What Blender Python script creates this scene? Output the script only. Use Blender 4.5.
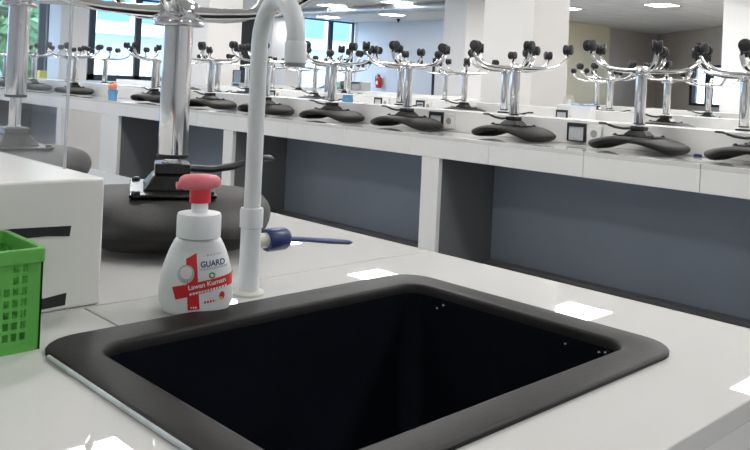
import bpy, math, random
from mathutils import Vector, Matrix
random.seed(7)
for o in list(bpy.data.objects): bpy.data.objects.remove(o)
SC = bpy.context.scene; COL = SC.collection
# World axes: X = v (across the benches), Y = u (along the benches), Z up, floor at 0, worktops at ZT
ZT = 0.71
R = math.radians

# ------------------------------------------------------------------ camera
AZ = R(44.1); ROLL = R(2.65)
fwd = Vector((math.sin(AZ), math.cos(AZ), 0)); rgt = Vector((math.cos(AZ), -math.sin(AZ), 0)); up = Vector((0, 0, 1))
cx = rgt*math.cos(ROLL) + up*math.sin(ROLL); cy = -rgt*math.sin(ROLL) + up*math.cos(ROLL)
cam = bpy.data.cameras.new('camera'); camo = bpy.data.objects.new('camera', cam); COL.objects.link(camo)
camo.matrix_world = Matrix(((cx.x, cy.x, -fwd.x, 0), (cx.y, cy.y, -fwd.y, 0), (cx.z, cy.z, -fwd.z, ZT+0.27), (0, 0, 0, 1)))
cam.sensor_width = 36; cam.lens = 822/750*36; cam.shift_y = -(225-80.5)/750; cam.clip_end = 300; cam.clip_start = .02
SC.camera = camo
# ------------------------------------------------------------------ world, exposure
W = bpy.data.worlds.new('world'); SC.world = W; W.use_nodes = True
bg = W.node_tree.nodes['Background']; bg.inputs[0].default_value = (.62, .78, 1, 1); bg.inputs[1].default_value = 3.0
SC.view_settings.view_transform = 'Standard'; SC.view_settings.look = 'None'
SC.view_settings.gamma = 1; SC.view_settings.exposure = 1.15; SC.view_settings.use_curve_mapping = False
LED_POWER = 13.0

# ------------------------------------------------------------------ materials
M = {}
def mat(name, col, rough=.5, metal=0., var=.06, scale=8., bump=0., coat=0., spec=.5, emit=None, es=0.):
    m = bpy.data.materials.new(name); m.use_nodes = True; nt = m.node_tree; b = nt.nodes['Principled BSDF']
    b.inputs['Roughness'].default_value = rough; b.inputs['Metallic'].default_value = metal
    b.inputs['Specular IOR Level'].default_value = spec
    if coat: b.inputs['Coat Weight'].default_value = coat; b.inputs['Coat Roughness'].default_value = .06
    tc = nt.nodes.new('ShaderNodeTexCoord'); n = nt.nodes.new('ShaderNodeTexNoise')
    n.inputs['Scale'].default_value = scale; n.inputs['Detail'].default_value = 4
    nt.links.new(tc.outputs['Object'], n.inputs['Vector'])
    r = nt.nodes.new('ShaderNodeValToRGB')
    r.color_ramp.elements[0].position = .3; r.color_ramp.elements[1].position = .7
    r.color_ramp.elements[0].color = tuple(max(0, c*(1-var)) for c in col)+(1,)
    r.color_ramp.elements[1].color = tuple(min(1, c*(1+var)) for c in col)+(1,)
    nt.links.new(n.outputs['Fac'], r.inputs['Fac']); nt.links.new(r.outputs['Color'], b.inputs['Base Color'])
    if bump:
        bp = nt.nodes.new('ShaderNodeBump'); bp.inputs['Strength'].default_value = bump; bp.inputs['Distance'].default_value = .002
        n2 = nt.nodes.new('ShaderNodeTexNoise'); n2.inputs['Scale'].default_value = scale*12
        nt.links.new(tc.outputs['Object'], n2.inputs['Vector'])
        nt.links.new(n2.outputs['Fac'], bp.inputs['Height']); nt.links.new(bp.outputs['Normal'], b.inputs['Normal'])
    if emit: b.inputs['Emission Color'].default_value = emit+(1,); b.inputs['Emission Strength'].default_value = es
    M[name] = m; return m
mat('top_white', (.68, .678, .668), .012, 0, .02, 3, spec=.6)
mat('panel_white', (.81, .805, .79), .22, 0, .02, 3)
mat('cab_shaded_beige', (.66, .61, .56), .35, 0, .03, 3)  # beige tone puts the shading of the cabinet front into its colour
mat('knee_grey', (.28, .325, .385), .42, 0, .06, 1.2)
mat('knee_side', (.17, .172, .185), .5, 0, .06, 1.5)
mat('wall_white', (.82, .83, .85), .8, 0, .02, 1, bump=.05)
mat('pillar_white', (.82, .805, .795), .75, 0, .02, 1, bump=.05)
mat('wall_blue', (.70, .745, .83), .8, 0, .02, 1, bump=.05)
mat('wall_cream', (.88, .81, .62), .8, 0, .03, 1, bump=.05)
mat('wall_grey', (.60, .555, .515), .8, 0, .03, 1, bump=.05)
mat('floor', (.30, .31, .32), .35, 0, .08, 2)
mat('epoxy', (.010, .0095, .0098), .45, 0, .3, 14, bump=.08, spec=.22)
mat('epoxy_in', (.006, .0075, .012), .25, 0, .2, 10, spec=.3)
mat('chrome', (.80, .80, .81), .09, 1, .02, 4)
mat('steel', (.55, .55, .56), .28, 1, .04, 4)
mat('duct_metal', (.60, .61, .62), .3, 1, .06, 2)
mat('seat_pu', (.014, .0132, .013), .5, 0, .2, 20, bump=.25, spec=.25)
mat('black_metal', (.009, .009, .010), .2, 0, .1, 20)
mat('black_plastic', (.016, .016, .018), .42, 0, .15, 20)
mat('sealant', (.55, .60, .62), .4, 0, .15, 40)
mat('black_tape', (.014, .014, .015), .5, 0, .2, 30)
mat('pvc', (.76, .80, .82), .28, 0, .03, 10)
mat('pvc_tip', (.30, .32, .33), .35, 0, .05, 10)
mat('pvc_cream', (.66, .67, .60), .35, 0, .05, 10)
mat('blue_plastic', (.025, .045, .17), .32, 0, .1, 20)
mat('navy_print', (.04, .05, .17), .5)
mat('bottle_white', (.82, .85, .88), .28, 0, .015, 10)
mat('pump_pink', (.84, .21, .25), .32, 0, .05, 20)
mat('pump_red', (.74, .035, .06), .3, 0, .05, 20)
mat('label_red', (.68, .03, .035), .4, 0, .05, 30)
mat('label_grey', (.55, .58, .63), .5, 0, .15, 120)
mat('label_green', (.10, .28, .12), .5)
mat('label_white', (.88, .86, .86), .5)
mat('basket_green', (.12, .43, .085), .42, 0, .08, 14)
mat('blue_cup', (.10, .33, .62), .4, 0, .06, 10)
mat('pink_sponge', (.78, .36, .27), .9, 0, .15, 60, bump=.6)
mat('ext_red', (.55, .02, .02), .3, 0, .05, 10)
mat('yellow', (.75, .62, .04), .5, 0, .05, 10)
mat('frame_dark', (.02, .024, .03), .4, 0, .1, 10)
mat('blind_black', (.012, .013, .018), .7, 0, .15, 6)
mat('sock_white', (.80, .79, .77), .35, 0, .02, 10)
mat('screen_pale', (.52, .55, .58), .18, 0, .06, 40)
mat('paper', (.82, .82, .84), .7, 0, .02, 20)
mat('grey_instr', (.36, .38, .39), .4, 0, .08, 10)
mat('facade', (.62, .68, .74), .8, 0, .05, .4)
mat('facade_white', (.86, .87, .87), .7, 0, .03, .5)
mat('facade_glass', (.10, .27, .46), .12, 0, .3, .5, spec=.9)
mat('hedge', (.05, .09, .045), .8, 0, .4, 3, bump=.5)
mat('leaf', (.16, .30, .11), .6, 0, .35, 2)
mat('bark', (.12, .09, .06), .9, 0, .3, 12, bump=.5)
mat('ground', (.40, .40, .38), .9, 0, .1, .5)
mat('led', (1, 1, 1), .5, emit=(1, .985, .96), es=LED_POWER)
# ceiling: tile grid lines as fine relief far overhead
m = mat('ceiling', (.72, .705, .68), .85, 0, .03, 2, bump=.1); nt = m.node_tree
tc = nt.nodes.new('ShaderNodeTexCoord'); br = nt.nodes.new('ShaderNodeTexBrick'); br.offset = 0
br.inputs['Scale'].default_value = 1; br.inputs['Brick Width'].default_value = .6; br.inputs['Row Height'].default_value = .6
br.inputs['Mortar Size'].default_value = .012; br.inputs['Color1'].default_value = (.86, .84, .81, 1)
br.inputs['Color2'].default_value = (.80, .785, .76, 1); br.inputs['Mortar'].default_value = (.6, .59, .57, 1)
nt.links.new(tc.outputs['Object'], br.inputs['Vector'])
nt.links.new(br.outputs['Color'], nt.nodes['Principled BSDF'].inputs['Base Color'])
def clear_mat(name, tint, keep, haze=0.):
    m = bpy.data.materials.new(name); m.use_nodes = True; nt = m.node_tree; nt.nodes.clear()
    o = nt.nodes.new('ShaderNodeOutputMaterial'); t = nt.nodes.new('ShaderNodeBsdfTransparent'); t.inputs[0].default_value = tint+(1,)
    g = nt.nodes.new('ShaderNodeBsdfGlossy'); g.inputs['Roughness'].default_value = .03
    d = nt.nodes.new('ShaderNodeBsdfDiffuse'); d.inputs[0].default_value = (.8, .82, .85, 1)
    n = nt.nodes.new('ShaderNodeTexNoise'); n.inputs['Scale'].default_value = 14
    mr = nt.nodes.new('ShaderNodeMapRange'); mr.inputs['To Min'].default_value = haze*.7; mr.inputs['To Max'].default_value = haze*1.3
    nt.links.new(n.outputs['Fac'], mr.inputs['Value'])
    a = nt.nodes.new('ShaderNodeMixShader'); nt.links.new(mr.outputs[0], a.inputs[0]); nt.links.new(t.outputs[0], a.inputs[1]); nt.links.new(d.outputs[0], a.inputs[2])
    f = nt.nodes.new('ShaderNodeFresnel'); f.inputs[0].default_value = keep
    ge = nt.nodes.new('ShaderNodeNewGeometry'); su = nt.nodes.new('ShaderNodeMath'); su.operation = 'SUBTRACT'; su.inputs[0].default_value = 1
    nt.links.new(ge.outputs['Backfacing'], su.inputs[1]); mu = nt.nodes.new('ShaderNodeMath'); mu.operation = 'MULTIPLY'
    nt.links.new(f.outputs[0], mu.inputs[0]); nt.links.new(su.outputs[0], mu.inputs[1])
    b = nt.nodes.new('ShaderNodeMixShader'); nt.links.new(mu.outputs[0], b.inputs[0]); nt.links.new(a.outputs[0], b.inputs[1]); nt.links.new(g.outputs[0], b.inputs[2])
    nt.links.new(b.outputs[0], o.inputs[0]); M[name] = m
clear_mat('window_glass', (.90, .96, 1.0), 1.35)
clear_mat('acrylic', (.97, .98, .99), 1.4, .05)
clear_mat('acrylic_edge', (.85, .9, .92), 1.45, .45)

# ------------------------------------------------------------------ mesh helpers
class MB:
    def __init__(s): s.v = []; s.f = []
    def add(s, vs, fs):
        n = len(s.v); s.v += [tuple(p) for p in vs]; s.f += [tuple(i+n for i in f) for f in fs]; return s
    def box(s, x0, x1, y0, y1, z0, z1):
        return s.add([(x0,y0,z0),(x1,y0,z0),(x1,y1,z0),(x0,y1,z0),(x0,y0,z1),(x1,y0,z1),(x1,y1,z1),(x0,y1,z1)],
                     [(3,2,1,0),(4,5,6,7),(0,1,5,4),(1,2,6,5),(2,3,7,6),(3,0,4,7)])
    def prism(s, poly, z0, z1):
        n = len(poly)
        return s.add([(x,y,z0) for x,y in poly]+[(x,y,z1) for x,y in poly],
                     [tuple(range(n-1,-1,-1)), tuple(range(n,2*n))]+[(i,(i+1)%n,n+(i+1)%n,n+i) for i in range(n)])
    def frustum(s, b0, b1, z0, z1):   # half sizes (x,y) at z0 and z1
        a, b = b0; c, d = b1
        return s.add([(-a,-b,z0),(a,-b,z0),(a,b,z0),(-a,b,z0),(-c,-d,z1),(c,-d,z1),(c,d,z1),(-c,d,z1)],
                     [(3,2,1,0),(4,5,6,7),(0,1,5,4),(1,2,6,5),(2,3,7,6),(3,0,4,7)])
    def lathe(s, prof, n=24, c=(0,0,0), cap=True):
        vs = []; fs = []
        for r, z in prof:
            for k in range(n):
                t = 2*math.pi*k/n; vs.append((c[0]+r*math.cos(t), c[1]+r*math.sin(t), c[2]+z))
        for i in range(len(prof)-1):
            for k in range(n):
                k2 = (k+1)%n; fs.append((i*n+k, i*n+k2, (i+1)*n+k2, (i+1)*n+k))
        if cap:
            fs.append(tuple(range(n-1,-1,-1))); fs.append(tuple(range((len(prof)-1)*n, len(prof)*n)))
        return s.add(vs, fs)
    def tube(s, path, r, n=12, flat=None):   # r float or list; flat = (side scale, up scale)
        P = [Vector(p) for p in path]; rs = r if isinstance(r, (list, tuple)) else [r]*len(P)
        vs = []; fs = []; prev = None
        for i, p in enumerate(P):
            t = (P[min(i+1, len(P)-1)]-P[max(i-1, 0)]).normalized()
            if prev is None:
                ref = Vector((0,0,1)) if abs(t.z) < .9 else Vector((1,0,0))
                a = t.cross(ref).normalized()
            else:
                a = (prev - t*prev.dot(t)).normalized()
            prev = a; b = t.cross(a)
            fa, fb = flat if flat else (1, 1)
            for k in range(n):
                th = 2*math.pi*k/n; vs.append(p + a*math.cos(th)*rs[i]*fa + b*math.sin(th)*rs[i]*fb)
        for i in range(len(P)-1):
            for k in range(n):
                k2 = (k+1)%n; fs.append((i*n+k, i*n+k2, (i+1)*n+k2, (i+1)*n+k))
        fs.append(tuple(range(n-1,-1,-1))); fs.append(tuple(range((len(P)-1)*n, len(P)*n)))
        return s.add(vs, fs)
    def loops(s, L, close_first=False, close_last=True):
        n = len(L[0]); vs = [p for l in L for p in l]; fs = []
        for i in range(len(L)-1):
            for k in range(n):
                k2 = (k+1)%n; fs.append((i*n+k, i*n+k2, (i+1)*n+k2, (i+1)*n+k))
        if close_first: fs.append(tuple(range(n-1,-1,-1)))
        if close_last: fs.append(tuple(range((len(L)-1)*n, len(L)*n)))
        return s.add(vs, fs)
    def mesh(s, name, m, smooth=True):
        me = bpy.data.meshes.new(name); me.from_pydata(s.v, [], s.f); me.materials.append(M[m]); me.validate()
        if smooth:
            for p in me.polygons: p.use_smooth = True
            me.set_sharp_from_angle(angle=R(38))
        return me
    def build(s, name, m, parent=None, bevel=0, loc=None, rz=0, smooth=True):
        return place(s.mesh(name, m, smooth), name, parent, bevel, loc, rz)
def place(me, name, parent=None, bevel=0, loc=None, rz=0):
    o = bpy.data.objects.new(name, me); COL.objects.link(o); o.parent = parent
    if loc: o.location = loc
    o.rotation_euler = (0, 0, rz)
    if bevel:
        b = o.modifiers.new('bevel', 'BEVEL'); b.width = bevel; b.segments = 2; b.limit_method = 'ANGLE'; b.angle_limit = R(40)
    return o
def tag(o, label, cat, group=None):
    o['label'] = label; o['category'] = cat
    if group: o['group'] = group
    return o
def struct(o, label=None):
    o['kind'] = 'structure'
    if label: o['label'] = label
    return o
def empty(name, loc=(0,0,0), rz=0, parent=None):
    o = bpy.data.objects.new(name, None); COL.objects.link(o); o.location = loc; o.rotation_euler = (0,0,rz); o.parent = parent
    o.empty_display_size = .05; return o
def thing(name, label, cat, loc=(0,0,0), rz=0, group=None): return tag(empty(name, loc, rz), label, cat, group)
def dup(root, loc, rz, label=None, group=None):
    def cp(o, par):
        c = o.copy(); COL.objects.link(c); c.parent = par
        for ch in o.children: cp(ch, c)
        return c
    r = cp(root, None); r.location = loc; r.rotation_euler = (0,0,rz)
    if label: r['label'] = label
    if group: r['group'] = group
    return r
def B(*a): return MB().box(*a)

# ------------------------------------------------------------------ the room
CEIL = ZT + 2.0
struct(B(-6.2, 26, -5.2, 18.4, -.1, 0).build('floor', 'floor', smooth=False), 'smooth grey laboratory floor')
struct(B(-6.2, 26, -5.2, 18.4, CEIL, CEIL+.1).build('ceiling', 'ceiling', smooth=False), 'pale tiled ceiling with square light panels')
# window wall at Y = 18.2
UW = 18.2; SILL = ZT-.06; HEAD = CEIL-.02
wins = [(-5.2, -2.6), (-2.0, .6), (1.2, 3.8), (4.3, 7.5), (7.85, 10.9), (14.3, 16.72)]
ww = struct(empty('wall_window', (0, UW, 0)), 'white wall with tall windows facing the next building')
ww2 = lambda x0, x1, z0, z1: B(x0, x1, 0, .2, z0, z1).build('wall_panel', 'wall_white', ww, smooth=False)
ww2(-6.2, 16.8, 0, SILL)
B(-6.2, 16.8, -.15, .055, SILL, SILL+.03).build('window_sill', 'wall_white', ww, .004)
xs = [-6.2]+[x for w in wins for x in w]+[16.8]
for i in range(0, len(xs), 2): ww2(xs[i], xs[i+1], SILL, CEIL)
mull = [[-3.9], [-.7], [2.5], [5.6, 7.36], [8.52, 9.68], [15.82]]
for i, (a, b) in enumerate(wins):
    w = struct(empty('window_%d' % (i+1), (0, UW+.06, 0)), 'tall dark framed window in the white window wall')
    f = .05
    B(a, b, 0, .07, SILL, SILL+f+(.12 if i == 4 else .0)).build('window_rail', 'frame_dark', w)
    B(a, b, 0, .07, HEAD-f, HEAD).build('window_rail', 'frame_dark', w)
    edges = [a]+mull[i]+[b]
    for k, x in enumerate(edges):
        hw = .075 if 0 < k < len(edges)-1 else .035
        x0 = max(a, x-hw); x1 = min(b, x+hw)
        B(x0, x1, 0, .07, SILL+f, HEAD-f).build('mullion', 'frame_dark', w)
    for k in range(len(edges)-1):
        B(edges[k]+.02, edges[k+1]-.02, .03, .036, SILL+f, HEAD-f).build('pane', 'window_glass', w, smooth=False)
tag(B(12.45, 13.15, UW-.06, UW-.02, SILL+.3, CEIL-.05).build('window_blind', 'blind_black', bevel=.01), 'black drawn blind hanging on the white window wall', 'blind')
struct(B(16.8, 17.0, 11.6, 18.4, 0, CEIL).build('wall_blue', 'wall_blue', smooth=False), 'pale blue grey wall with the fire extinguisher')
struct(B(17.0, 19.95, 11.6, 11.8, 0, CEIL).build('wall_cream', 'wall_cream', smooth=False), 'cream wall behind the benches')
struct(B(19.95, 23.0, 11.65, 11.85, 0, CEIL).build('wall_grey', 'wall_grey', smooth=False), 'taupe grey wall beyond the cream wall')
struct(B(19.93, 20.0, 11.585, 11.65, 0, CEIL).build('trim_1', 'wall_cream', smooth=False), 'narrow cream strip where the cream wall ends')
# angled grey wall from (22.9, 11.8) towards (8.2,-5): local x along it
p0 = Vector((22.9, 11.8)); p1 = Vector((20.0, 8.5)); dv = (p1-p0).normalized(); ang = math.atan2(dv.y, dv.x); LW = 22.4
wa = struct(empty('wall_angled', (p0.x, p0.y, 0), ang), 'angled taupe grey wall with a small black framed window')
wx0, wx1, wz0, wz1 = 2.6, 4.9, ZT-.0, ZT+1.04
for a in ((-.2, wx0, 0, CEIL), (wx1, LW, 0, CEIL), (wx0, wx1, 0, wz0), (wx0, wx1, wz1, CEIL)):
    B(a[0], a[1], 0, .2, a[2], a[3]).build('wall_panel', 'wall_grey', wa, smooth=False)
w = struct(empty('window_9', (p0.x, p0.y, 0), ang), 'small black framed window in the angled grey wall')
for a in ((wx0, wx1, wz0, wz0+.07), (wx0, wx1, wz1-.07, wz1), (wx0, wx0+.16, wz0+.07, wz1-.07), (wx1-.16, wx1, wz0+.07, wz1-.07), (3.5, 3.78, wz0+.07, wz1-.07)):
    B(a[0], a[1], -.02, .08, a[2], a[3]).build('window_frame', 'frame_dark', w, bevel=.004)
for a in ((wx0+.16, 3.5), (3.78, wx1-.16)):
    B(a[0], a[1], .03, .036, wz0+.07, wz1-.07).build('pane', 'window_glass', w, smooth=False)
struct(B(-6.4, -6.2, -5.2, 18.4, 0, CEIL).build('wall_left', 'wall_white', smooth=False), 'white side wall of the laboratory')
struct(B(-6.4, 9.0, -5.4, -5.2, 0, CEIL).build('wall_near', 'wall_white', smooth=False), 'white end wall of the laboratory')
# square pillars
for i, (x, y, lab) in enumerate([(6.42, 4.52, 'white square pillar standing just beyond the second bench'), (6.65, 10.45, 'white square pillar beyond the far half of the second bench'),
        (7.15, 16.8, 'white square pillar close to the windows and the yellow box'), (13.1, 16.9, 'white square pillar between the black blind and the bare window'),
        (12.75, 10.6, 'white square pillar that carries the end of the silver duct'), (12.8, 4.87, 'pale grey square pillar in front of the small black framed window')]):
    tag(B(x, x+.6, y, y+.6, 0, CEIL).build('pillar', 'pillar_white', bevel=.01), lab, 'pillar')
# door frame on the blue wall
d = struct(empty('door_1', (16.8, 14.5, 0)), 'white door with dark frame in the pale blue wall')
B(-.05, 0, .48, .56, 0, 1.66).build('door_frame', 'frame_dark', d); B(-.05, 0, -.56, -.48, 0, 1.66).build('door_frame', 'frame_dark', d)
B(-.05, 0, -.48, .48, 1.6, 1.66).build('door_frame', 'frame_dark', d); B(-.03, 0, -.48, .48, 0, 1.6).build('door_leaf', 'pillar_white', d)
# silver duct under the ceiling
du = thing('air_duct', 'round silver ventilation duct hung under the ceiling', 'duct', (12.98, 0, ZT+1.885))
MB().tube([(0, 11.2, 0), (0, 18.1, 0)], .095, 20).build('duct_pipe', 'duct_metal', du)
for y in (11.33, 13.2, 15.1, 17.0): MB().tube([(0, y-.05, 0), (0, y+.05, 0)], .108, 20).build('duct_joint', 'steel', du)
for y in (12.2, 14.2, 16.2): B(-.012, .012, y-.01, y+.01, .09, .115).build('hanger', 'steel', du)
tag(MB().lathe([(.05, .0), (.05, -.03), (.03, -.06), (.012, -.1)], 14).build('sprinkler', 'black_plastic', loc=(16.2, 15.9, CEIL)), 'small dark sprinkler head under the far ceiling', 'sprinkler')
# LED panels, including some added out of view as fill light
leds = [(7.42, 4.52), (6.72, 6.74), (6.74, 2.34), (7.0, .35), (6.9, 8.9), (6.9, 11.05), (6.9, 13.2), (6.9, -2)]
leds += [(15.1, y) for y in (7.66, 9.83, 15.05, 17.6, 5.5, 3.3, 1.1)] + [(17.5, 6.0), (17.5, 4.0), (12.9, 1.9)] + [(11.3, y) for y in (.5, 2.6, 4.6, 6.6, 8.6)] + [(13.9, y) for y in (1.0, 3.0, 6.0)] + [(12.72, y) for y in (12.58, 14.72, 16.86, 8.3, 6.16, 4.0)]  # includes unseen panels added to brighten the far right walls and ceiling
leds += [(2.2, y) for y in (-2, .2, 2.2, 4.42, 6.8, 8.95, 11.1, 13.25)] + [(4.75, y) for y in (-2, 0, 1.9, 4.65, 6.8, 8.95, 11.1, 13.25, 15.4)]  # some unseen panels over the near aisle added to fill the facing bench front
leds += [(9.85, y) for y in (0, 2.15, 4.3, 6.45, 8.6, 10.75, 12.9, 15.05)] + [(-.4, y) for y in (-2, 2.3, 6.6, 10.9)] + [(-3, y) for y in (0, 4.5, 9)]
fr = MB()
for a in ((-.30, .30, -.30, -.25), (-.30, .30, .25, .30), (-.30, -.25, -.25, .25), (.25, .30, -.25, .25)): fr.box(a[0], a[1], a[2], a[3], -.012, 0)
frm = fr.mesh('light_frame', 'panel_white', False); dif = B(-.25, .25, -.25, .25, -.008, 0).mesh('diffuser', 'led', False)
for x, y in leds:
    t = thing('ceiling_light', 'square white light panel set in the tiled ceiling', 'ceiling light', (x, y, CEIL), 0, 'square light panels in the ceiling')
    place(frm, 'light_frame', t); place(dif, 'diffuser', t)

# ------------------------------------------------------------------ outside
struct(B(-40, 70, 18.4, 70, -4, -3.6).build('ground', 'ground', smooth=False), 'pale ground outside the windows')
fb = thing('apartment_block', 'pale building with blue windows seen through the window wall', 'building', (0, 36, 0))
B(-10, 60, 0, 6, -3.6, 11).build('wall', 'facade', fb, smooth=False)
for z in (2.55, 6.2): B(-10, 60, -.9, 0, z, z+.35).build('ledge', 'facade_white', fb, smooth=False)
pm = B(0, 1.55, -.05, .05, 0, 2.4).mesh('window_pane', 'facade_glass', False); bm_ = B(0, .3, -.12, .05, 0, 2.4).mesh('window_post', 'facade_white', False)
for z in (3.2, 6.8):
    for k in range(32): place(pm, 'window_pane', fb, loc=(-9+k*2, 0, z)); place(bm_, 'window_post', fb, loc=(-9+k*2+1.62, 0, z))
rm = B(0, .2, 0, .1, 0, 1.1).mesh('railing_post', 'facade_white', False)
for k in range(90): place(rm, 'railing_post', fb, loc=(4+k*.42, -1.6, .1))
B(4, 42, -1.6, -1.5, 1.15, 1.3).build('railing_rail', 'facade_white', fb, smooth=False)
B(4, 42, -1.7, -1.2, -.2, .1).build('railing_base', 'facade_white', fb, smooth=False)
hd = MB()
for k in range(260):
    x = 10+random.random()*24; y = 21.2+random.random()*1.6; z = -3.6+random.random()*4.0; r = .25+random.random()*.35
    hd.lathe([(.05, -r), (r*.7, -r*.6), (r, 0), (r*.7, r*.6), (.05, r)], 7, (x, y, z))
hd = hd.build('hedge', 'hedge', smooth=False); tag(hd, 'dark green hedge outside below the windows', 'hedge')
def tree(x, y, h, r, lab):
    t = thing('tree', lab, 'tree', (x, y, -3.6))
    MB().tube([(0,0,0), (.1,0,h*.4), (0,.1,h*.8)], [.22,.16,.06], 8).build('trunk', 'bark', t)
    c = MB()
    for k in range(1500):
        d = Vector((random.gauss(0,1), random.gauss(0,1), random.gauss(0,1))).normalized()*r*random.random()**.4
        p = Vector((d.x, d.y, h*.75+d.z*1.5)); a = Vector((random.gauss(0,1), random.gauss(0,1), random.gauss(0,1))).normalized(); b = a.orthogonal().normalized(); s = .16+random.random()*.12
        c.add([p-a*s, p+b*s*.5, p+a*s, p-b*s*.5], [(0,1,2,3)])
    o = c.build('crown', 'leaf', t, smooth=False); o['kind'] = 'stuff'
tree(9.3, 25.5, 8.2, 1.7, 'pale green leafy tree growing close outside the windows')
tree(11.6, 30.5, 9.0, 1.9, 'taller green tree growing in front of the pale building')

# ------------------------------------------------------------------ benches
GAP = .0015
def bench(name, label, u0, u1, vf, ledge, sw, sh, posts, width, cab=None, slab0=None, pitch=.527, spine=None, spine_label='', slabs_front=True, end_post=.12):
    """double-sided bench along Y; front face at X=vf, spine in the middle"""
    t = thing(name, label, 'lab bench', (vf, u0, 0))
    ap = .115; z1 = ZT; L = u1-u0; mid = width/2
    s0, s1 = spine or (0, L)
    # worktop slabs and apron panels
    slab_m = {}; 
    cuts = []; y = (slab0-u0) % pitch if slab0 is not None else 0
    cuts = [0]+([y] if y > .02 else [])
    while cuts[-1]+pitch < L-.02: cuts.append(cuts[-1]+pitch)
    cuts.append(L)
    for side in (0, 1):
        for i in range(len(cuts)-1):
            a, b = cuts[i]+GAP, cuts[i+1]-GAP; w = round(b-a, 4)
            key = (w, 's')
            if key not in slab_m: slab_m[key] = B(0, mid-GAP, 0, w, 0, .02).mesh('worktop_slab', 'top_white', False)
            if side == 1 or slabs_front or a > s0-.01:
                place(slab_m[key], 'worktop_slab', t, .0012, (0 if side == 0 else mid+GAP, a, z1-.02))
            key = (w, 'a')
            if key not in slab_m: slab_m[key] = B(0, .02, 0, w, 0, ap-.0205).mesh('apron_panel', 'panel_white', False)
            place(slab_m[key], 'apron_panel', t, .0012, (0 if side == 0 else width-.02, a, z1-ap))
    # posts with dark side panels, dark back panel between
    bz = z1-ap-.001
    for (a, b) in posts:
        a -= u0; b -= u0
        for x0, x1 in ((.0, .03), (width-.03, width)):
            B(x0, x1, a, b, 0, bz).build('post', 'panel_white', t, .002)
        B(.03, width-.03, a+.004, b-.004, 0, bz).build('side_panel', 'knee_side', t, smooth=False)
    ps = sorted(posts)
    for i in range(len(ps)-1):
        B(mid-.01, mid+.01, ps[i][1]-u0, ps[i+1][0]-u0, 0, bz).build('back_panel', 'knee_grey', t, smooth=False)
        B(mid-.07, mid+.07, ps[i][1]-u0+.004, ps[i+1][0]-u0-.004, 0, .022).build('floor_shade', 'knee_side', t, .002)  # dark strip stands in for the shaded floor at the recess back
    if cab:
        a, b = cab[0]-u0, cab[1]-u0
        for x0, x1 in ((.003, .025), (width-.025, width-.003)): B(x0, x1, a+.003, b-.003, .0, bz).build('cabinet_door', 'cab_shaded_beige', t, .002)
    # spine
    tag(B(mid-sw/2, mid+sw/2, s0, s1, 0, sh).build('service_spine', 'panel_white', None, .002, (vf, u0, ZT+.0005)), spine_label, 'service spine')
    return t
AF = 3.2; AWID = .96; ASW = .20; ASH = .118
postsA = [(-.98, -.86), (.92, 1.04), (2.802, 2.921), (4.663, 4.775), (6.31, 6.62), (7.43, 7.52), (9.3, 9.42), (11.1, 11.22)]
bench('lab_bench', 'long white lab bench facing the sink, dark grey knee recesses below', -.98, 11.22, AF, .38, ASW, ASH, postsA, AWID, cab=(6.62, 7.43), slab0=1.43, spine_label='low white service spine along the middle of the facing bench')
bench('lab_bench', 'second white lab bench, just beyond the one facing the sink', -.98, 11.22, 5.25, .38, ASW, ASH, postsA, AWID, slab0=1.2, spine_label='low white service spine along the second bench')
bench('lab_bench', 'third white lab bench, beyond the row of square pillars', -.98, 11.22, 7.3, .38, ASW, ASH, postsA, AWID, slab0=1.0, spine_label='low white service spine along the third bench')
# near bench with the sink: built by hand
NF = .995; NB = -.325; NE = .286; NL = 4.1
nb = thing('lab_bench', 'white lab bench with the black sink at its end', 'lab bench', (0, 0, 0))
z0, z1 = ZT-.02, ZT
HU0, HU1, HV0, HV1 = .404, .765, .350, .828
MB().prism([(HV1, NE), (NF, NE), (NF, .882), (.4175, .882), (.4175, HU1), (HV1, HU1), (HV1, HU0), (.4175, HU0), (.4175, NE)], z0, z1).build('worktop_slab', 'top_white', nb, .0012, smooth=False)
MB().prism([(NB, NE), (.4155, NE), (.4155, HU0), (HV0, HU0), (HV0, HU1), (.4155, HU1), (.4155, .882), (NB, .882)], z0, z1).build('worktop_slab', 'top_white', nb, .0012, smooth=False)
ys = [.884, 1.49, 2.1, 2.71, 3.4, NL]
for i in range(len(ys)-1):
    B(.334, NF, ys[i], ys[i+1]-.002, z0, z1).build('worktop_slab', 'top_white', nb, .0012, smooth=False)
    B(NB, .332, ys[i], ys[i+1]-.002, z0, z1).build('worktop_slab', 'top_white', nb, .0012, smooth=False)
    for x0, x1 in ((NF-.02, NF), (NB, NB+.02)): B(x0, x1, ys[i], ys[i+1]-.002, ZT-.115, z0-.0005).build('apron_panel', 'panel_white', nb, .0012, smooth=False)
for x0, x1 in ((NF-.02, NF), (NB, NB+.02)):
    B(x0, x1, NE, .882, 0, z0-.0005).build('cabinet_door', 'panel_white', nb, .0012, smooth=False)
    for a in (2.4, NL-.12): B(min(x0, x1), max(x0, x1), a, a+.12, 0, ZT-.116).build('post', 'panel_white', nb, .002)
for a in (.9, 2.404, NL-.116): B(NB+.02, NF-.02, a, a+.11, 0, ZT-.116).build('side_panel', 'knee_side', nb, smooth=False)
B(NB+.02, NF-.02, NE+.004, NE+.022, 0, z0-.0005).build('end_panel', 'panel_white', nb, .0012, smooth=False)
B(.324, .344, 1.01, NL-.12, 0, ZT-.116).build('back_panel', 'knee_grey', nb, smooth=False)
tag(B(.236, .436, .884, NL, ZT+.0005, ZT+.145).build('service_spine', 'panel_white', None, .003), 'low white service spine with black tape strips beside the green basket', 'service spine')
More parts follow.
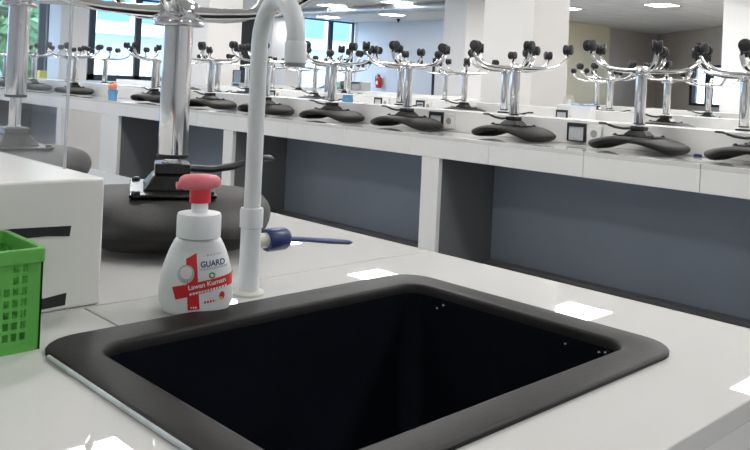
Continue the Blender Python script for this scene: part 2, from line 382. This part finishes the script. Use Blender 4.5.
# black tape strips on the spine end
def strip(pts, lab):
    m_ = MB(); n = len(pts)
    m_.add([(x, .8838, ZT+z) for x, z in pts]+[(x, .8830, ZT+z) for x, z in pts], [tuple(range(n)), tuple(range(2*n-1, n-1, -1))]+[(i, n+i, n+(i+1)%n, (i+1)%n) for i in range(n)])
    tag(m_.build('tape_strip', 'black_tape', smooth=False), lab, 'tape')
strip([(.32, .0955), (.3345, .096), (.398, .0935), (.3965, .082), (.37, .0845), (.345, .0845), (.338, .09)], 'longer black tape strip stuck high on the end of the white spine')
strip([(.365, .016), (.396, .0195), (.395, .006), (.365, .005)], 'short black tape strip stuck low on the end of the white spine')

# ------------------------------------------------------------------ sink
def rrect(x0, x1, y0, y1, r, z, n=7):
    pts = []
    for cx_, cy_, a0 in ((x1-r, y1-r, 0), (x0+r, y1-r, 90), (x0+r, y0+r, 180), (x1-r, y0+r, 270)):
        for k in range(n):
            a = R(a0+90*k/(n-1)); pts.append((cx_+r*math.cos(a), cy_+r*math.sin(a), z))
    return pts
sk = thing('sink', 'black epoxy drop-in sink in the white worktop', 'sink', (0, 0, ZT))
U0, U1, V0, V1 = .386, .787, .319, .846
def rr(i, r, z): return rrect(V0+i, V1-i, U0+i, U1-i, r, z)
def ri(i, r, z): return rrect(.360+i, .800-i, .425+i, .734-i, r, z)
MB().loops([rr(.012, .035, .0003), rr(.0, .044, .0003), rr(.0, .044, .0035), rr(.0015, .043, .0050), rr(.004, .042, .0055), ri(-.006, .030, .0064), ri(-.003, .028, .0056), ri(-.001, .027, .0030), ri(0, .026, -.005)], False, False).build('rim', 'epoxy', sk)
MB().loops([ri(0, .026, -.005), ri(.001, .026, -.02), ri(.012, .03, -.19), ri(.020, .035, -.212), ri(.037, .04, -.22)], False, True).build('basin', 'epoxy_in', sk)
MB().tube([(V0-.0005, U0+.045, .0026), (V0-.001, U1-.20, .0026), (V0-.0005, U1-.045, .0026)], .0022, 8).build('sealant_bead', 'sealant', sk)
dr = MB().lathe([(.028, .0), (.036, .001), (.036, .004), (.03, .005), (.026, .002)], 24).build('drain', 'steel', sk, loc=(.6, .6, -.2195))
for k in range(3): MB().tube([(-.024, (k-1)*.014, .003), (.024, (k-1)*.014, .003)], .002, 6).build('drain_bar', 'steel', dr)
# water drops clinging to the basin wall
dm = MB().lathe([(.0005, -.003), (.0024, -.0018), (.003, 0), (.0024, .0018), (.0005, .003)], 10).mesh('water_drop', 'chrome')
for (x, y, z) in ((.798, .690, -.018), (.7985, .680, -.012), (.7985, .50, -.014), (.7985, .458, -.012), (.798, .450, -.010)):
    tag(place(dm, 'water_drop', None, 0, (x, y, ZT+z)), 'tiny shiny water drop clinging inside the black sink', 'water drop', 'water drops in the sink')

# ------------------------------------------------------------------ faucet
def make_faucet(label, loc, rz=0):
    f = thing('faucet', label, 'faucet', loc, rz)
    MB().lathe([(.020, 0), (.020, .003), (.017, .005), (.0135, .006)], 24).build('base_flange', 'pvc_cream', f)
    MB().lathe([(.0128, .004), (.0126, .084)], 24).build('body_pipe', 'pvc', f)
    MB().lathe([(.0128, .082), (.0143, .083), (.0145, .104), (.0135, .1065), (.0105, .107)], 24).build('collar', 'pvc', f)
    d = Vector((-.025, -.103, 0)); Rr = d.length/2; d.normalize()
    path = [(0, 0, .105), (0, 0, .2), (0, 0, .30)]
    zc = .307
    for k in range(13):
        a = math.pi*k/12; q = d*(Rr-Rr*math.cos(a)); path.append((q.x, q.y, zc+Rr*math.sin(a)))
    q = d*2*Rr; path.append((q.x, q.y, .298))
    sp = MB().tube(path, [.0103]*3+[.0103+.0008*k/13 for k in range(14)], 20).build('spout', 'pvc', f)
    nz = MB().lathe([(.0108, .012), (.0122, .010), (.0125, -.012), (.0118, -.0125)], 22, (q.x, q.y, .298)).build('nozzle', 'pvc', f)
    MB().lathe([(.0118, -.0122), (.0118, -.0165), (.008, -.017)], 22, (q.x, q.y, .298)).build('nozzle_tip', 'pvc_tip', nz)
    # side valve along +X
    MB().tube([(.008, 0, .064), (.026, 0, .064)], .0095, 18).build('valve_stub', 'pvc_cream', f)
    cp = MB().tube([(.0235, 0, .064), (.026, 0, .064), (.050, 0, .064), (.055, 0, .064), (.057, 0, .064)], [.0135, .0147, .0147, .0125, .009], 22).build('valve_cap', 'blue_plastic', f)
    MB().tube([(.050, -.004, .064), (.075, -.010, .062), (.112, -.020, .0575), (.138, -.027, .0545), (.144, -.0285, .054)], [.0055, .0052, .0060, .0052, .0018], 12, flat=(1.25, .62)).build('lever', 'blue_plastic', cp)
    return f
F0 = make_faucet('pale grey gooseneck faucet with blue lever, rising behind the black sink', (.601, .827, ZT))

# ------------------------------------------------------------------ soap bottle
bt = thing('soap_bottle', 'white foam soap bottle with pink pump and red label', 'soap bottle', (.511, .803, ZT), R(-32.4))
prof = [(0, 32), (1.5, 35), (4, 36.5), (14.6, 40), (28, 40.3), (42, 38.5), (52, 36.4), (60, 34), (68, 31.4), (75, 28.5), (80, 26), (83.7, 23.6), (85.5, 20)]
prof = [(z*.001, w*.00103) for z, w in prof]
def bw(z):
    for (a, wa_), (b, wb) in zip(prof, prof[1:]):
        if a <= z <= b: return wa_+(wb-wa_)*(z-a)/(b-a)
    return prof[-1][1]
def bdep(z): return min(bw(z)*.62, .0235) if z < .07 else min(bw(z)*.62+(z-.07)*.35, bw(z))
EXP = 2.35
def bsec(z, n=40):
    w, d = bw(z), bdep(z); pts = []
    for k in range(n):
        a = 2*math.pi*k/n; c, s = math.cos(a), math.sin(a)
        pts.append((w*math.copysign(abs(c)**(2/EXP), c), d*math.copysign(abs(s)**(2/EXP), s), z))
    return pts
zz = sorted(set([p[0] for p in prof]+[.008, .020, .035, .048, .056, .064, .072, .078]))
MB().loops([bsec(z) for z in zz], True, True).build('body', 'bottle_white', bt)
co = MB().lathe([(.0235, .084), (.0248, .085), (.0248, .108), (.0238, .111), (.012, .112)], 40).build('collar', 'bottle_white', bt)
MB().lathe([(.0095, .111), (.0092, .126)], 20).build('neck', 'bottle_white', bt)
hd_ = MB().lathe([(.0118, .123), (.0120, .138), (.0115, .141)], 24).build('pump_head', 'pump_red', bt)
# mushroom top with a short blunt nozzle
tops = []
for z, s in ((.1385, .80), (.1400, .93), (.1430, 1.0), (.1475, 1.0), (.1510, .94), (.1535, .78), (.1545, .5)):
    l = []
    for k in range(36):
        a = 2*math.pi*k/36; c, s_ = math.cos(a), math.sin(a)
        rx = .0245 if c < 0 else .0225
        l.append((c*rx*s, s_*.0155*s, z + (.0012*c if z < .141 else 0)))
    tops.append(l)
MB().loops(tops, True, True).build('pump_top', 'pump_pink', bt)
MB().tube([(-.018, -.002, .1425), (-.0268, -.004, .1418)], [.0045, .004], 12).build('nozzle', 'pump_pink', bt)
# printed label, pressed on the front of the body
def ysurf(x, z):
    w, d = bw(z), bdep(z); t = min(.999, abs(x)/w)
    return -d*(1-t**EXP)**(1/EXP)
def decal(name, inside, x0, x1, za, zb, m, off, st=.0008):
    vs = {}; V = []; Fc = []
    def vid(i, j):
        if (i, j) not in vs:
            x = x0+i*st; z = za+j*st; vs[(i, j)] = len(V); V.append((x, ysurf(x, z)-off, z))
        return vs[(i, j)]
    for i in range(int((x1-x0)/st)):
        for j in range(int((zb-za)/st)):
            if inside(x0+(i+.5)*st, za+(j+.5)*st): Fc.append((vid(i, j), vid(i+1, j), vid(i+1, j+1), vid(i, j+1)))
    return MB().add(V, Fc).build(name, m, bt)
PX = .001131/4.5
def lx(c): return (c-198)*PX
def lz(c): return (418-c)*PX
def band(x, z):
    c = x/PX+198; y = 418-z/PX
    top = 290-(c-95)*(55/260.); bot = 345-(c-112)*(60/243.)
    return 95 <= c <= 355 and top <= y <= bot and not (c < 112 and y > 290+(c-95)*3.3+2)
def bar(x, z):
    c = x/PX+198; y = 418-z/PX
    l = 148+(y-150)*.075; r = 193+(y-140)*.1
    return l <= c <= r and 168-(c-148)*.62 <= y <= 392-(c-165)*.1
decal('label_cross', lambda x, z: band(x, z) or bar(x, z), lx(90), lx(360), lz(395), lz(135), 'label_red', .0004, .0004)
def disc(cx_, cy_, rx, ry): return lambda x, z: ((x-lx(cx_))/(rx*PX))**2+((z-lz(cy_))/(ry*PX))**2 < 1
decal('label_emblem', disc(152, 232, 36, 40), lx(110), lx(195), lz(280), lz(185), 'label_grey', .0007, .0005)
decal('label_emblem', disc(152, 226, 26, 27), lx(120), lx(190), lz(265), lz(190), 'label_white', .0009, .0005)
decal('label_dot', disc(265, 238, 14, 14), lx(245), lx(285), lz(258), lz(218), 'label_green', .0004, .0004)
decal('label_dot', disc(265, 238, 7, 7), lx(255), lx(275), lz(248), lz(228), 'label_white', .0006, .0004)
decal('label_line', lambda x, z: abs((418-z/PX)-(212-(x/PX+198-215)*.12)) < 4, lx(213), lx(332), lz(222), lz(190), 'label_grey', .0004, .0004)
decal('label_line', lambda x, z: abs((418-z/PX)-(152-(x/PX+198-235)*.12)) < 5 and math.sin((x/PX)*.45) > -.5, lx(235), lx(300), lz(165), lz(135), 'label_grey', .0004, .0004)
decal('label_line', lambda x, z: abs((418-z/PX)-(322-(x/PX+198-165)*.215)) < 5 and math.sin((x/PX)*.5) > -.6, lx(168), lx(335), lz(332), lz(275), 'label_white', .0007, .0004)
decal('label_line', lambda x, z: abs((418-z/PX)-(357-(x/PX+198-235)*.15)) < 5 and math.sin((x/PX)*.5) > -.3, lx(235), lx(288), lz(368), lz(340), 'label_red', .0004, .0004)
decal('label_line', lambda x, z: abs((418-z/PX)-378) < 4 and math.sin((x/PX)*.6) > -.3, lx(178), lx(208), lz(384), lz(370), 'label_white', .0007, .0004)
decal('label_fruit', disc(312, 330, 12, 18), lx(295), lx(330), lz(352), lz(308), 'pump_red', .0004, .0004)
decal('label_fruit', disc(309, 342, 7, 8), lx(295), lx(325), lz(352), lz(330), 'yellow', .0006, .0004)
def text_on_bottle(name, txt, c0, y0, size, rot, m, off, wfac=1.):
    cu = bpy.data.curves.new(name, 'FONT'); cu.body = txt; cu.size = size; cu.offset = size*.025
    to = bpy.data.objects.new('tmp', cu); COL.objects.link(to)
    dg = bpy.context.evaluated_depsgraph_get(); me = bpy.data.meshes.new_from_object(to.evaluated_get(dg))
    bpy.data.objects.remove(to)
    cr, sr = math.cos(rot), math.sin(rot)
    for v in me.vertices:
        x, z = v.co.x*wfac, v.co.y
        X = lx(c0)+x*cr-z*sr; Z = lz(y0)+x*sr+z*cr
        v.co = (X, ysurf(X, Z)-off, Z)
    me.materials.clear(); me.materials.append(M[m])
    return place(me, name, bt)
text_on_bottle('label_text', 'GUARD', 214, 203, .0088, R(6), 'navy_print', .0006, .88)
text_on_bottle('label_text', 'Lawan Kuman', 165, 302, .0072, R(12), 'label_white', .0008, 1.02)

# ------------------------------------------------------------------ green basket
bk = thing('basket', 'bright green plastic basket with square holes', 'basket', (.324, .776, ZT))
def holed(L, H, nx, nz, x_m, z0_, z1_, hw, hh, skip=()):
    """panel in the xz plane, thickness in y 0..0.002, rectangular holes"""
    xs_ = [0]; zs_ = [0]
    px_ = (L-2*x_m)/nx; pz_ = (z1_-z0_)/nz
    for i in range(nx): c = x_m+px_*(i+.5); xs_ += [c-hw/2, c+hw/2]
    xs_.append(L)
    for j in range(nz): c = z0_+pz_*(j+.5); zs_ += [c-hh/2, c+hh/2]
    zs_.append(H); mb = MB()
    for i in range(len(xs_)-1):
        for j in range(len(zs_)-1):
            if i % 2 == 1 and j % 2 == 1 and ((i//2, j//2) not in skip): continue
            mb.box(xs_[i], xs_[i+1], 0, .002, zs_[j], zs_[j+1])
    return mb
BL, BD, BH = .20, .100, .097   # along X, along Y, height
fw_ = holed(BL, BH-.012, 22, 7, .013, .010, .084, .0052, .0072, skip={(i, 6) for i in range(0, 20)} | {(i, 5) for i in range(0, 20)})
def rot_panel(mb, fn): mb.v = [fn(*p) for p in mb.v]; return mb
rot_panel(fw_, lambda x, y, z: (x-BL, y, z)).build('front_wall', 'basket_green', bk, smooth=False)
rot_panel(holed(BL, BH-.012, 22, 7, .013, .010, .084, .0052, .0072), lambda x, y, z: (x-BL, BD-.002+y, z)).build('back_wall', 'basket_green', bk, smooth=False)
for xx in (-BL, -.002): rot_panel(holed(BD, BH-.012, 10, 7, .013, .010, .084, .0052, .0072), lambda x, y, z, xx=xx: (xx+y, x, z)).build('side_wall', 'basket_green', bk, smooth=False)
B(-BL+.002, -.002, .002, BD-.002, 0, .003).build('bottom', 'basket_green', bk, smooth=False)
def ringrect(o, i, z0_, z1_):
    out = rrect(-BL-o, o, -o, BD+o, .008, z0_, 4); inn = rrect(-BL+i, -i, i, BD-i, .006, z0_, 4)
    t = lambda l, z: [(a, b, z) for a, b, c in l]
    return MB().loops([t(out, z0_), t(out, z1_), t(inn, z1_), t(inn, z0_), t(out, z0_)], False, False)
ringrect(.003, .003, BH-.013, BH).build('rim', 'basket_green', bk, .001)
ringrect(.001, .003, .0, .007).build('foot_band', 'basket_green', bk)

# ------------------------------------------------------------------ clear screen on the near spine
ac = thing('acrylic_screen', 'clear acrylic screen standing on the white spine', 'screen', (.428, .975, ZT+.1452))
B(-.0015, .0015, .002, 1.6, 0, .40).build('sheet', 'acrylic', ac, smooth=False)
B(-.0017, .0017, .0, .002, 0, .40).build('edge', 'acrylic_edge', ac, smooth=False)

# ------------------------------------------------------------------ stools
def make_stool(label, loc, rz, ext=0., spin=0., lev=0.):
    t = thing('stool', label, 'stool', loc, rz, None)
    a, b = .216, .172
    N = 48; ex = 2.6
    def zb(x, y):
        q = min(1, abs(x)/(.78*a)); return .046*(1-q*q) + .004*(1-(y/b)**2)
    def zt(x, y): return .056 + .0195*math.exp(-(x/(.68*a))**4) - .006*(y/b)**2
    def pt(t_, k):
        an = 2*math.pi*k/N; c, s_ = math.cos(an), math.sin(an)
        x = a*t_*math.copysign(abs(c)**(2/ex), c); y = b*t_*math.copysign(abs(s_)**(2/ex), s_)
        return x, y*(.90+.10*(abs(x)/a)**2)
    ts = [.06, .3, .5, .68, .80, .89, .95, .985, 1.0]; L = []
    def layer(t_, sg):
        l = []
        for k in range(N):
            x, y = pt(t_, k); lo, hi = zb(x, y), zt(x, y); md = (lo+hi)/2+.004
            g = max(0, 1-max(0, (t_-.62)/.38)**2.6)**.5
            l.append((x, y, md+(hi-md)*g if sg > 0 else md-(md-lo)*g))
        return l
    for t_ in ts: L.append(layer(t_, -1))
    for t_ in reversed(ts[:-1]): L.append(layer(t_, 1))
    MB().loops(L, True, True).build('seat', 'seat_pu', t)
    pl = MB().prism([(-.096, -.066), (.096, -.066), (.096, .066), (-.096, .066)], .0745, .0795).build('mounting_plate', 'black_metal', t, .002)
    for sx in (-1, 1):
        for sy in (-1, 1): MB().lathe([(.007, .0795), (.007, .0825), (.005, .0845)], 10, (sx*.086, sy*.056, 0)).build('bolt', 'black_metal', pl)
    MB().frustum((.054, .046), (.034, .030), .0795, .102).frustum((.031, .028), (.031, .028), .102, .120).build('tilt_housing', 'black_metal', t, .003)
    MB().lathe([(.017, .119), (.017, .123), (.0135, .1235), (.0135, .135+ext)], 18).build('gas_piston', 'chrome', t)
    E = ext
    MB().lathe([(.0245, .1275+E), (.0252, .129+E), (.0252, .133+E), (.024, .134+E)], 22).build('column_ring', 'black_plastic', t)
    MB().lathe([(.0236, .133+E), (.0240, .136+E), (.0240, .345+E)], 28).build('column', 'chrome', t)
    MB().lathe([(r_, z_+E) for r_, z_ in [(.030, .343), (.0405, .344), (.0415, .347), (.0405, .351), (.037, .352), (.039, .36), (.036, .376), (.025, .386), (.012, .389)]], 28).build('hub', 'chrome', t)
    lv = MB().tube([(.026, .004, .110), (.07, .008, .106), (.11, .012, .110), (.14, .014, .118)], [.006, .0062, .0062, .006], 8).build('lever', 'black_plastic', t)
    MB().tube([(.135, .014, .117), (.155, .015, .123), (.182, .016, .1235), (.187, .016, .122)], [.006, .012, .012, .006], 10, flat=(1, .45)).build('paddle', 'black_plastic', lv)
    lv.rotation_euler = (0, 0, lev)
    for k in range(5):
        an = 2*math.pi*k/5+spin; c, s_ = math.cos(an), math.sin(an)
        rp = [(.028, .366), (.07, .3655), (.12, .367), (.165, .372), (.2, .383), (.226, .400), (.243, .420), (.249, .434)]
        MB().tube([(r_*c, r_*s_, z_+E) for r_, z_ in rp], [.0150, .0135, .0122, .0112, .0105, .0098, .0092, .0086], 12, flat=(1.15, .72)).build('arm', 'chrome', t)
        cs = MB().lathe([(.0055, .428+E), (.0055, .444+E), (.0085, .445+E), (.0085, .449+E)], 10, (.250*c, .250*s_, 0)).build('caster', 'black_plastic', t)
        yw = random.random()*6.28; ax = Vector((math.cos(yw), math.sin(yw), 0)); fo = Vector((-ax.y, ax.x, 0))
        ctr = Vector((.250*c, .250*s_, .466+E))+fo*.011
        for sg in (-1, 1):
            w0 = ctr+ax*sg*.005; w1 = ctr+ax*sg*.022
            MB().tube([w0, w0+ax*sg*.003, w1-ax*sg*.003, w1], [.0225, .025, .025, .0205], 18).build('wheel', 'black_plastic', cs)
        MB().tube([ctr-ax*.006, ctr+ax*.006], .019, 14).build('hood', 'black_plastic', cs)
    return t
make_stool('upturned stool with black seat and chrome column behind the soap bottle', (.706, 1.198, ZT+.0005), R(62), 0, R(28), R(-75))
make_stool('upturned stool with raised chrome column beyond the clear acrylic screen', (.748, 1.995, ZT+.0005), R(84), .063, R(-6))
ordn = ['first', 'second', 'third', 'fourth', 'fifth', 'sixth', 'seventh', 'eighth', 'ninth', 'tenth']
GF = 'upturned stools on the bench facing the sink'
front = [6.11, 5.27, 4.575, 3.885, 3.235, 2.49, 1.805, 1.27]
lab = '%s upturned stool from the blue cup along the front of the facing bench'
PROTO = [make_stool('', (0, 0, 0), 0, 0, R(a)) for a in (0, 17, 40, 55)]
used = set()
def put(k, x, y, rz, label, group):
    if k in used: return dup(PROTO[k], (x, y, ZT+.0005), R(rz), label, group)
    used.add(k); o = PROTO[k]; o.location = (x, y, ZT+.0005); o.rotation_euler = (0, 0, R(rz)); o['label'] = label; o['group'] = group
spec = [(2, 87), (3, 94), (0, 86), (1, 93), (2, 90), (0, 87), (3, 94), (1, 91)]
for i, u in enumerate(front): put(spec[i][0], 3.4, u, spec[i][1], lab % ordn[i], GF)
for i, u in enumerate([7.62, 8.6, 9.4]): put(i, 3.4, u, 86+4*i, '%s upturned stool past the blue cup, towards the windows' % ordn[i], GF)
for i, (u, r_) in enumerate([(1.58, 88), (2.99, 95), (3.863, 92), (4.613, 85), (6.076, 93), (7.1, 87), (8.2, 90), (9.1, 94)]):
    put((i+1) % 4, 3.985, u, r_+180, '%s upturned stool from the pen on the rear side of the facing bench' % ordn[i], 'upturned stools behind the spine of the facing bench')
for i, (u, r_) in enumerate([(2.69, 92), (4.51, 95), (6.5, 87), (7.7, 85), (9.0, 94)]):
    put((i+2) % 4, 5.44, u, r_, '%s upturned stool along the front of the second bench, counted from the card box' % ordn[i], 'upturned stools on the second bench front')
for i, (u, r_) in enumerate([(3.47, 86), (5.24, 94), (6.63, 92), (8.0, 88)]):
    put((i+3) % 4, 6.03, u, r_+180, '%s upturned stool along the rear of the second bench, counted from the card box' % ordn[i], 'upturned stools on the second bench rear')
for i, (u, r_) in enumerate([(3.3, 92), (4.46, 94), (8.3, 87), (9.3, 86)]):
    put(i, 7.49, u, r_, '%s upturned stool on the third bench, counted from the small black framed window' % ordn[i], 'upturned stools on the third bench')

# ------------------------------------------------------------------ outlets on the spines, small things
def outlet(x, y, label, z=ZT+.014, group=None):
    t = thing('power_outlet', label, 'power outlet', (x, y, z), 0, group)
    fr = MB()
    for a in ((.0, .10, 0, .006), (.0, .10, .074, .092), (.0, .007, .006, .074), (.093, .10, .006, .074)): fr.box(-.022, -.0005, a[0], a[1], a[2], a[3])
    fr.build('outlet_frame', 'black_plastic', t, .002)
    B(-.014, -.0005, .007, .093, .006, .074).build('cover_panel', 'screen_pale', t, smooth=False)
    s = B(-.018, -.0005, -.09, -.012, .004, .086).build('socket_plate', 'sock_white', t, .003)
    MB().tube([(-.019, -.051, .045), (-.0175, -.051, .045)], .024, 20).build('socket_ring', 'sock_white', s)
    MB().tube([(-.0195, -.051, .045), (-.0185, -.051, .045)], .019, 20).build('socket_well', 'pvc_tip', s)
    return t
SA = AF+AWID/2-ASW/2
o1 = outlet(SA, 2.178, 'black framed outlet with white socket between the two stools by the pen')
dup(o1, (SA, 3.11, ZT+.014), 0, 'black framed outlet with white socket beside the fifth stool')
dup(o1, (SA, 4.88, ZT+.014), 0, 'black framed outlet with white socket beside the third stool')
SB = 5.25+AWID/2-ASW/2
for u in (3.6, 4.6, 5.13, 5.69, 7.4): dup(o1, (SB, u, ZT+.014), 0, 'black framed outlet on the spine of the second bench', 'outlets on the second bench')
pn = thing('marker_pen', 'white marker pen with blue cap lying by the spine', 'pen', (3.555, 1.5, ZT+.0062))
MB().tube([(0, 0, 0), (0, .085, 0)], .0058, 12).build('pen_body', 'paper', pn)
MB().tube([(0, .082, 0), (0, .115, 0), (0, .120, 0)], [.006, .006, .004], 12).build('pen_cap', 'blue_plastic', pn)
cu_ = thing('plastic_cup', 'light blue plastic cup holding a pink sponge on the facing bench', 'cup', (3.42, 6.87, ZT))
MB().lathe([(.036, 0), (.045, .075), (.047, .078), (.043, .078), (.034, .004)], 20).build('cup_wall', 'blue_cup', cu_)
sp_ = MB()
for (x, y, z, r) in ((0, 0, .085, .038), (.02, .015, .11, .03), (-.018, -.01, .105, .032), (.005, -.02, .125, .026)):
    sp_.lathe([(.004, -r), (r*.6, -r*.75), (r*.95, -r*.2), (r*.9, r*.35), (r*.5, r*.8), (.004, r)], 9, (x, y, z))
tag(sp_.build('sponge', 'pink_sponge', loc=(3.42, 6.87, ZT)), 'pink sponge stuffed in the light blue cup', 'sponge')
tag(MB().frustum((.026, .03), (.023, .026), 0, .042).frustum((.025, .029), (.025, .029), .042, .048).build('plastic_tub', 'blue_cup', loc=(3.68, 4.05, ZT+ASH+.0006), bevel=.004), 'light blue plastic tub on the spine of the facing bench', 'tub')
# far gooseneck faucets
FF = dup(F0, (5.98, 9.95, ZT), R(20), 'pale gooseneck faucet on the far part of the second bench')
dup(F0, (7.9, 10.6, ZT), R(20), 'pale gooseneck faucet on the far part of the third bench')
# balance on the second bench spine
ba = thing('balance', 'grey laboratory balance with glass draft shield on the second bench', 'balance', (5.73, 8.2, ZT+ASH+.0006), 0)
B(-.09, .09, -.1, .1, 0, .05).build('balance_base', 'grey_instr', ba, .006)
for a in ((-.08, -.075), (.075, .08)): B(a[0], a[1], -.08, .08, .05, .19).build('shield_pane', 'acrylic', ba, smooth=False)
B(-.085, .085, -.085, .085, .19, .2).build('shield_top', 'black_plastic', ba, .003)
for y in (-.085, .08): B(-.085, .085, y, y+.005, .05, .19).build('shield_frame', 'black_plastic', ba)
MB().lathe([(.035, .052), (.035, .056)], 18).build('pan', 'steel', ba)
B(-.0915, -.09, -.06, .06, .012, .038).build('display', 'frame_dark', ba)
# open shelf unit on the third bench
sh_ = thing('instrument_rack', 'grey open rack with instruments on the third bench', 'rack', (7.78, 8.42, ZT+ASH+.0006))
for y in (-.22, 0, .21): B(-.09, .09, y, y+.012, 0, .12).build('rack_side', 'grey_instr', sh_)
B(-.09, .09, -.22, .222, .12, .132).build('rack_top', 'sock_white', sh_, .002)
B(-.085, .085, -.19, -.02, .01, .09).build('rack_drawer', 'grey_instr', sh_, .003); B(-.085, .085, .02, .2, .01, .07).build('rack_drawer', 'black_plastic', sh_, .003)
# dome instrument, paper sheet box on second bench
di = thing('dome_instrument', 'small white instrument with clear dome on the second bench', 'instrument', (5.73, 3.66, ZT+ASH+.0006))
B(-.07, .07, -.07, .07, 0, .03).build('instrument_body', 'sock_white', di, .005)
MB().lathe([(.045, .03), (.046, .06), (.038, .09), (.02, .105), (.004, .11)], 20).build('dome', 'acrylic', di)
MB().lathe([(.02, .03), (.018, .07)], 14).build('instrument_head', 'sock_white', di)
cd = thing('card_box', 'white card box with blue lid edge on the second bench', 'box', (5.56, 3.42, ZT))
B(-.035, .035, -.09, .09, 0, .15).build('box_body', 'paper', cd, .002); B(-.036, .036, -.091, .091, .15, .158).build('box_lid', 'blue_cup', cd, .001)
tag(B(-.09, .09, -.07, .07, 0, .18).build('storage_box', 'yellow', loc=(7.32, 18.05, SILL+.031), bevel=.01), 'small yellow box on the sill of the far window', 'box')
# fire extinguisher on the blue wall
fe = thing('fire_extinguisher', 'red fire extinguisher hung on the pale blue wall', 'fire extinguisher', (16.68, 17.05, ZT+.06))
MB().lathe([(.075, 0), (.09, .015), (.092, .26), (.07, .31), (.03, .335)], 20).build('cylinder', 'ext_red', fe)
MB().lathe([(.03, .33), (.03, .37)], 12).build('valve', 'black_metal', fe)
MB().tube([(0, -.02, .37), (0, .09, .40)], .012, 8).build('handle', 'black_metal', fe)
MB().tube([(0, .03, .36), (-.02, .12, .33), (-.02, .125, .2), (-.02, .11, .08)], .012, 8).build('hose', 'black_plastic', fe)
B(-.0945, -.08, -.04, .04, .1, .2).build('label_plate', 'paper', fe)
B(.085, .12, -.03, .03, .1, .3).build('bracket', 'steel', fe)
